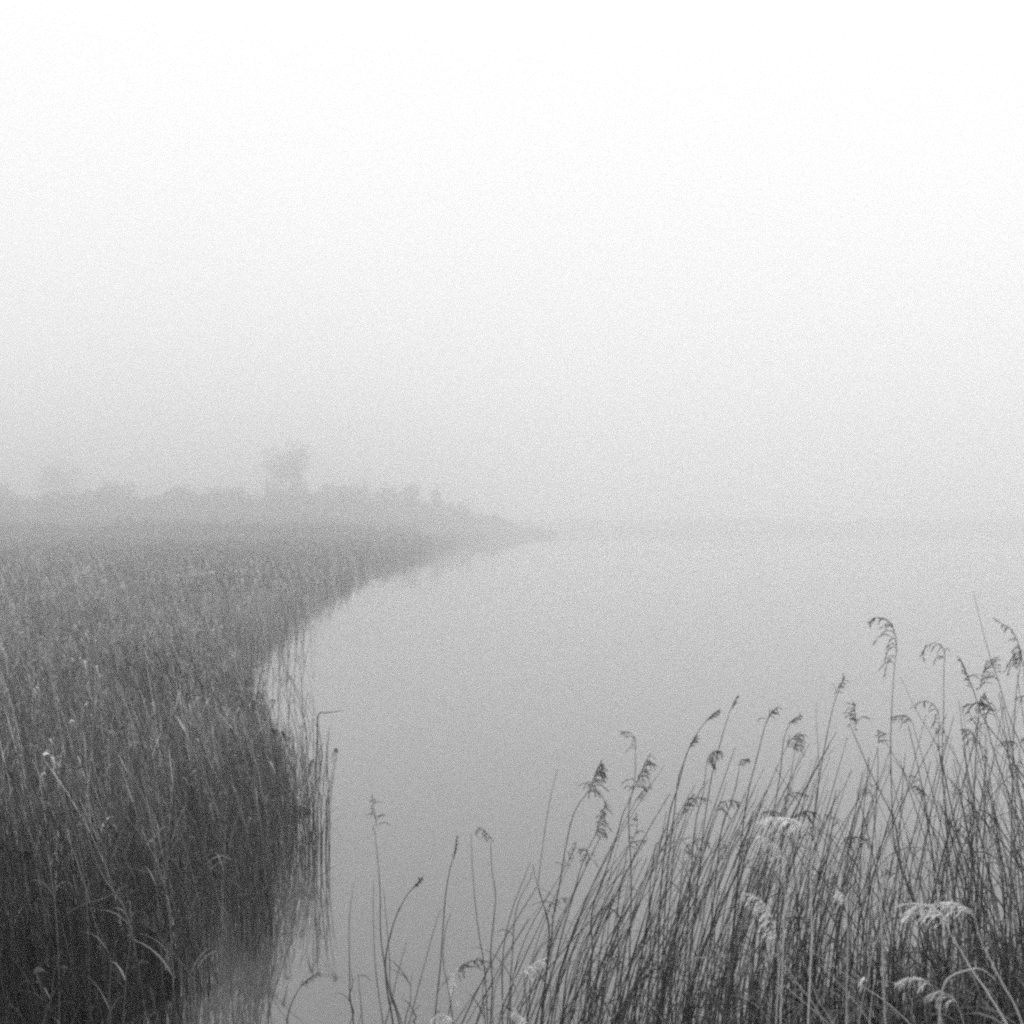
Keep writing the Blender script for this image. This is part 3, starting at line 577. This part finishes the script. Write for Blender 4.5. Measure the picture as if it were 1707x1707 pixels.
def random_near(n, seed, individual, lo=0.0, mb=None):
    R = random.Random(seed)
    for i in range(n):
        while True:
            xt = R.uniform(570, 1760 if individual else 2020)
            dens = np.interp(xt, [570, 850, 1000, 1150, 1300, 1800], [0.03, 0.07, 0.35, 0.75, 1, 1])
            if R.random() < dens: break
        d = R.uniform(5.5, 8.4) if individual else R.uniform(5.5, 9.6)
        env = np.interp(xt, ENVX, ENVY)
        yt = env + abs(R.gauss(0, 1)) ** 0.8 * (190 if individual else 230) + lo + R.uniform(0, 40)
        if yt > 1690: yt = R.uniform(env + 50, 1690)
        tip = px(xt, yt, d)
        if tip[2] > 3.0: tip[2] = 3.0
        hgt = tip[2]
        # the crowd bows away from the open water; the far end is mixed
        base_lean = np.interp(xt, [570, 1000, 1350, 1500, 1750], [0.10, 0.22, 0.15, 0.02, -0.06])
        lean = R.gauss(base_lean, 0.085) ; 
        if R.random() < 0.10 and xt > 1250: lean = R.uniform(-0.55, -0.25)
        bow = R.uniform(0.0, 0.35) * (1 if lean > 0 else -1); pw = R.uniform(1.4, 3.0)
        ly = R.gauss(0, 0.06)
        b = np.array([tip[0] - lean * hgt, tip[1] - ly * hgt, 0.0])
        t = np.linspace(0, 1, 15)
        C = b[None] + np.stack([(lean * hgt) * (t * 0.35 + 0.65 * t ** pw) - bow * hgt * np.sin(t * math.pi) * 0.22 + 0.012 * np.sin(t * R.uniform(5, 10) + i), (ly * hgt) * t, hgt * t], 1)
        hd = R.random() < (0.19 if yt < env + 120 else 0.10); tone = R.uniform(-0.08, 0.34) if R.random() < 0.88 else R.uniform(0.6, 1)
        r = R.uniform(0.0024, 0.0046)
        side = R.choice((1, 1, -1)) if xt < 1350 else R.choice((-1, -1, 1))
        if individual:
            nl = R.choice((0, 1, 1, 2, 2, 3))
            th = thing('reed', b, near_label(xt, yt, hd, lean, tone, r, nl), 'reed', G)
            stem_mesh(th, b, C, r * 1.2, r * 0.35, M_stem, tone)
            if hd:
                A = [C[-1]]; dr = unit(C[-1] - C[-2]); L_ = R.uniform(0.09, 0.19); cl = R.random() < 0.5
                for k in range(6):
                    A.append(A[-1] + dr * L_ / 6); dr = unit(dr + np.array([side * (0.08 if cl else 0.30), 0, -(0.05 if cl else 0.30)]))
                m2 = MB(); plume(m2, np.array(A), (side, 0, 0), R, R.uniform(.03, .05) if cl else R.uniform(.05, .08), 9, 0.6 if cl else 1.3, 1.0, 0.5 if cl else 1.1, tone)
                m2.obj('seed_head', M_head, th, b)
            for k in range(nl):
                j = R.randint(4, 11); sx = R.choice((-1, 1))
                add_leaf(th, b, C[j], unit(np.array([sx * R.uniform(.2, .6), R.uniform(-.3, .3), R.uniform(.7, 1.1)])), R.uniform(.18, .42), R.uniform(.007, .013), R.uniform(.5, 2.4), R, tone=R.uniform(.0, .6))
        else:
            mb.tubes(C[::2], np.linspace(r * 1.2, r * 0.35, 8), 4, tone)
            if hd:
                A = [C[-1]]; dr = unit(C[-1] - C[-2])
                for k in range(5):
                    A.append(A[-1] + dr * 0.025); dr = unit(dr + np.array([side * 0.22, 0, -0.2]))
                plume(mb, np.array(A), (side, 0, 0), R, 0.05, 5, 1.2, 0.5, 0.9, tone)
            for k in range(R.choice((1, 2, 3))):
                j = R.randint(2, 11); sx = R.choice((-1, 1))
                P = leaf_pts(C[j], unit(np.array([sx * R.uniform(.2, .7), R.uniform(-.5, .5), R.uniform(.5, 1.1)])), R.uniform(.15, .35), R.uniform(.5, 3.0), R, 5)
                tt = np.linspace(0, 1, 6)
                mb.ribbons(P, R.uniform(.006, .011) * (np.minimum(1, tt * 5 + .3) * (1 - tt ** 2) + .05), unit(np.array([R.gauss(0, 1), R.gauss(0, 1), R.gauss(0, .4)])), R.uniform(0, .8))
random_near(195, 5, True)
mbr = MB(); random_near(560, 9, False, 60, mbr)
# trampled, broken stalks and leaves around their feet
R = random.Random(77)
n = 4200; xb = rng.uniform(0.35, 3.6, n); yb = rng.uniform(4.8, 8.2, n)
keep = rng.random(n) < np.interp(xb / yb, [0.03, 0.12, 0.22], [0.02, 0.4, 1.0]); xb, yb = xb[keep], yb[keep]; n = len(xb)
hz = rng.uniform(0.2, 1.0, n) * np.interp(xb / yb, [0.05, 0.2, 0.35], [0.5, 0.95, 1.15]) * np.interp(yb, [4.3, 8.2], [1.5, 0.7])
az = rng.uniform(0, 2 * math.pi, n); ln = rng.uniform(.15, .45, n); d = np.stack([np.cos(az), np.sin(az), rng.uniform(.2, 1.6, n)], 1); d /= np.linalg.norm(d, axis=1, keepdims=True)
q = np.stack([xb, yb, hz], 1); pts = [q]
for s_ in range(5):
    q = q + d * (ln / 5)[:, None]; pts.append(q); d = d + np.array([0, 0, -.35]); d /= np.linalg.norm(d, axis=1, keepdims=True)
tt = np.linspace(0, 1, 6); w = rng.uniform(.006, .013, n)[:, None] * (np.minimum(1, tt * 5 + .3) * (1 - tt ** 2) + .05)[None]
mbr.ribbons(np.stack(pts, 1), w, np.stack([-np.sin(az), np.cos(az), rng.uniform(-.5, .5, n)], 1), rng.uniform(-.1, .35, n))
stk = np.stack([np.stack([xb, yb, 0 * hz], 1), np.stack([xb + rng.normal(0, .04, n), yb, hz * .5], 1), np.stack([xb, yb, hz], 1)], 1)
mbr.tubes(stk, np.full((n, 3), 0.0026), 3, rng.uniform(-.1, .3, n))
tag(mbr.obj('reed_thicket', M_stem), 'tangle of thinner reeds and dead leaves filling the near stand', 'reeds', kind='stuff')

# ------------------------------------------------------------------ reeds at the near corner of the reed bed
BG = 'pale stalks showing against the dark foot of the reed bed'
for pts, d, lab in [
    ([(81, 1273), (112, 1350), (131, 1408), (146, 1500), (150, 1600)], 8.4, 'pale stem sloping down near the picture edge over the dark bed'),
    ([(131, 1304), (146, 1385), (169, 1454), (208, 1512), (230, 1600)], 8.0, 'long pale stem sloping through the middle of the dark bed'),
    ([(227, 1296), (246, 1346), (256, 1400), (262, 1480), (270, 1600)], 8.6, 'short pale stem, highest of those sloping over the dark bed'),
    ([(200, 1350), (231, 1385), (262, 1435), (281, 1508), (290, 1620)], 8.2, 'pale stem bending over beside the level broken stalk'),
    ([(40, 1290), (62, 1360), (84, 1440), (96, 1540), (100, 1640)], 8.0, 'dull sloping stem outermost of the pale stems over the bed'),
    ([(330, 1380), (352, 1450), (372, 1530), (384, 1620)], 8.8, 'thin stem sloping to the water side of the pale stems'),
]:
    T(pts, d, lab, None, group=BG, r=0.0048, tone=0.75, leaves=2)
T([(186, 1449), (215, 1445), (246, 1453), (276, 1450)], 7.9, 'broken stalk lying level across the dark reed bed', None, group=BG, r=0.0032, tone=0.5, to_ground=False)
T([(98, 1536), (136, 1508), (176, 1496), (214, 1474)], 7.4, 'broken stalk slanting up across the black foot of the bed', None, group=BG, r=0.0032, tone=0.5, to_ground=False)
for k, (pts, lab) in enumerate([
    ([(269, 1564), (292, 1590), (316, 1620), (324, 1640), (328, 1720)], 'bright broken leaf stalk pointing at the black corner water'),
    ([(160, 1535), (175, 1570), (186, 1602), (184, 1660), (188, 1730)], 'pale hanging stalk over the blackest part of the bed'),
    ([(212, 1520), (218, 1570), (212, 1620), (208, 1700)], 'dim upright stalk in the black between two pale hanging ones'),
    ([(105, 1580), (92, 1620), (88, 1660), (78, 1690), (70, 1730)], 'pale crooked stalk low at the outer black corner'),
    ([(296, 1550), (285, 1590), (290, 1650), (284, 1720)], 'upright dim stalk crossing the bright broken leaf stalk'),
    ([(340, 1560), (330, 1610), (318, 1650), (306, 1710)], 'pale stalk slanting at the black corner by the water'),
]):
    T(pts, 6.6, lab, None, group=BG, r=0.0038, tone=0.6, leaves=2)

# ------------------------------------------------------------------ haze
bpy.ops.mesh.primitive_cube_add(size=1)
hz = bpy.context.object; hz.name = 'haze'; hz.data.name = 'haze'
hz.scale = (2 * BIG + 40, BIG + 140, 40 + 2.2); hz.location = (0, (BIG - 60) / 2, (40 - 2.2) / 2)
mh = bpy.data.materials.new('fog'); mh.use_nodes = True; t = mh.node_tree; t.nodes.clear()
pv = t.nodes.new('ShaderNodeVolumePrincipled'); pv.inputs['Color'].default_value = (1.0, 1.0, 1.0, 1)
pv.inputs['Density'].default_value = HAZE_DENSITY; pv.inputs['Anisotropy'].default_value = 0.85
oo = t.nodes.new('ShaderNodeOutputMaterial'); t.links.new(pv.outputs[0], oo.inputs['Volume'])
hz.data.materials.append(mh); hz['kind'] = 'stuff'; hz['label'] = 'thick grey fog over water and reeds'; hz['category'] = 'fog'
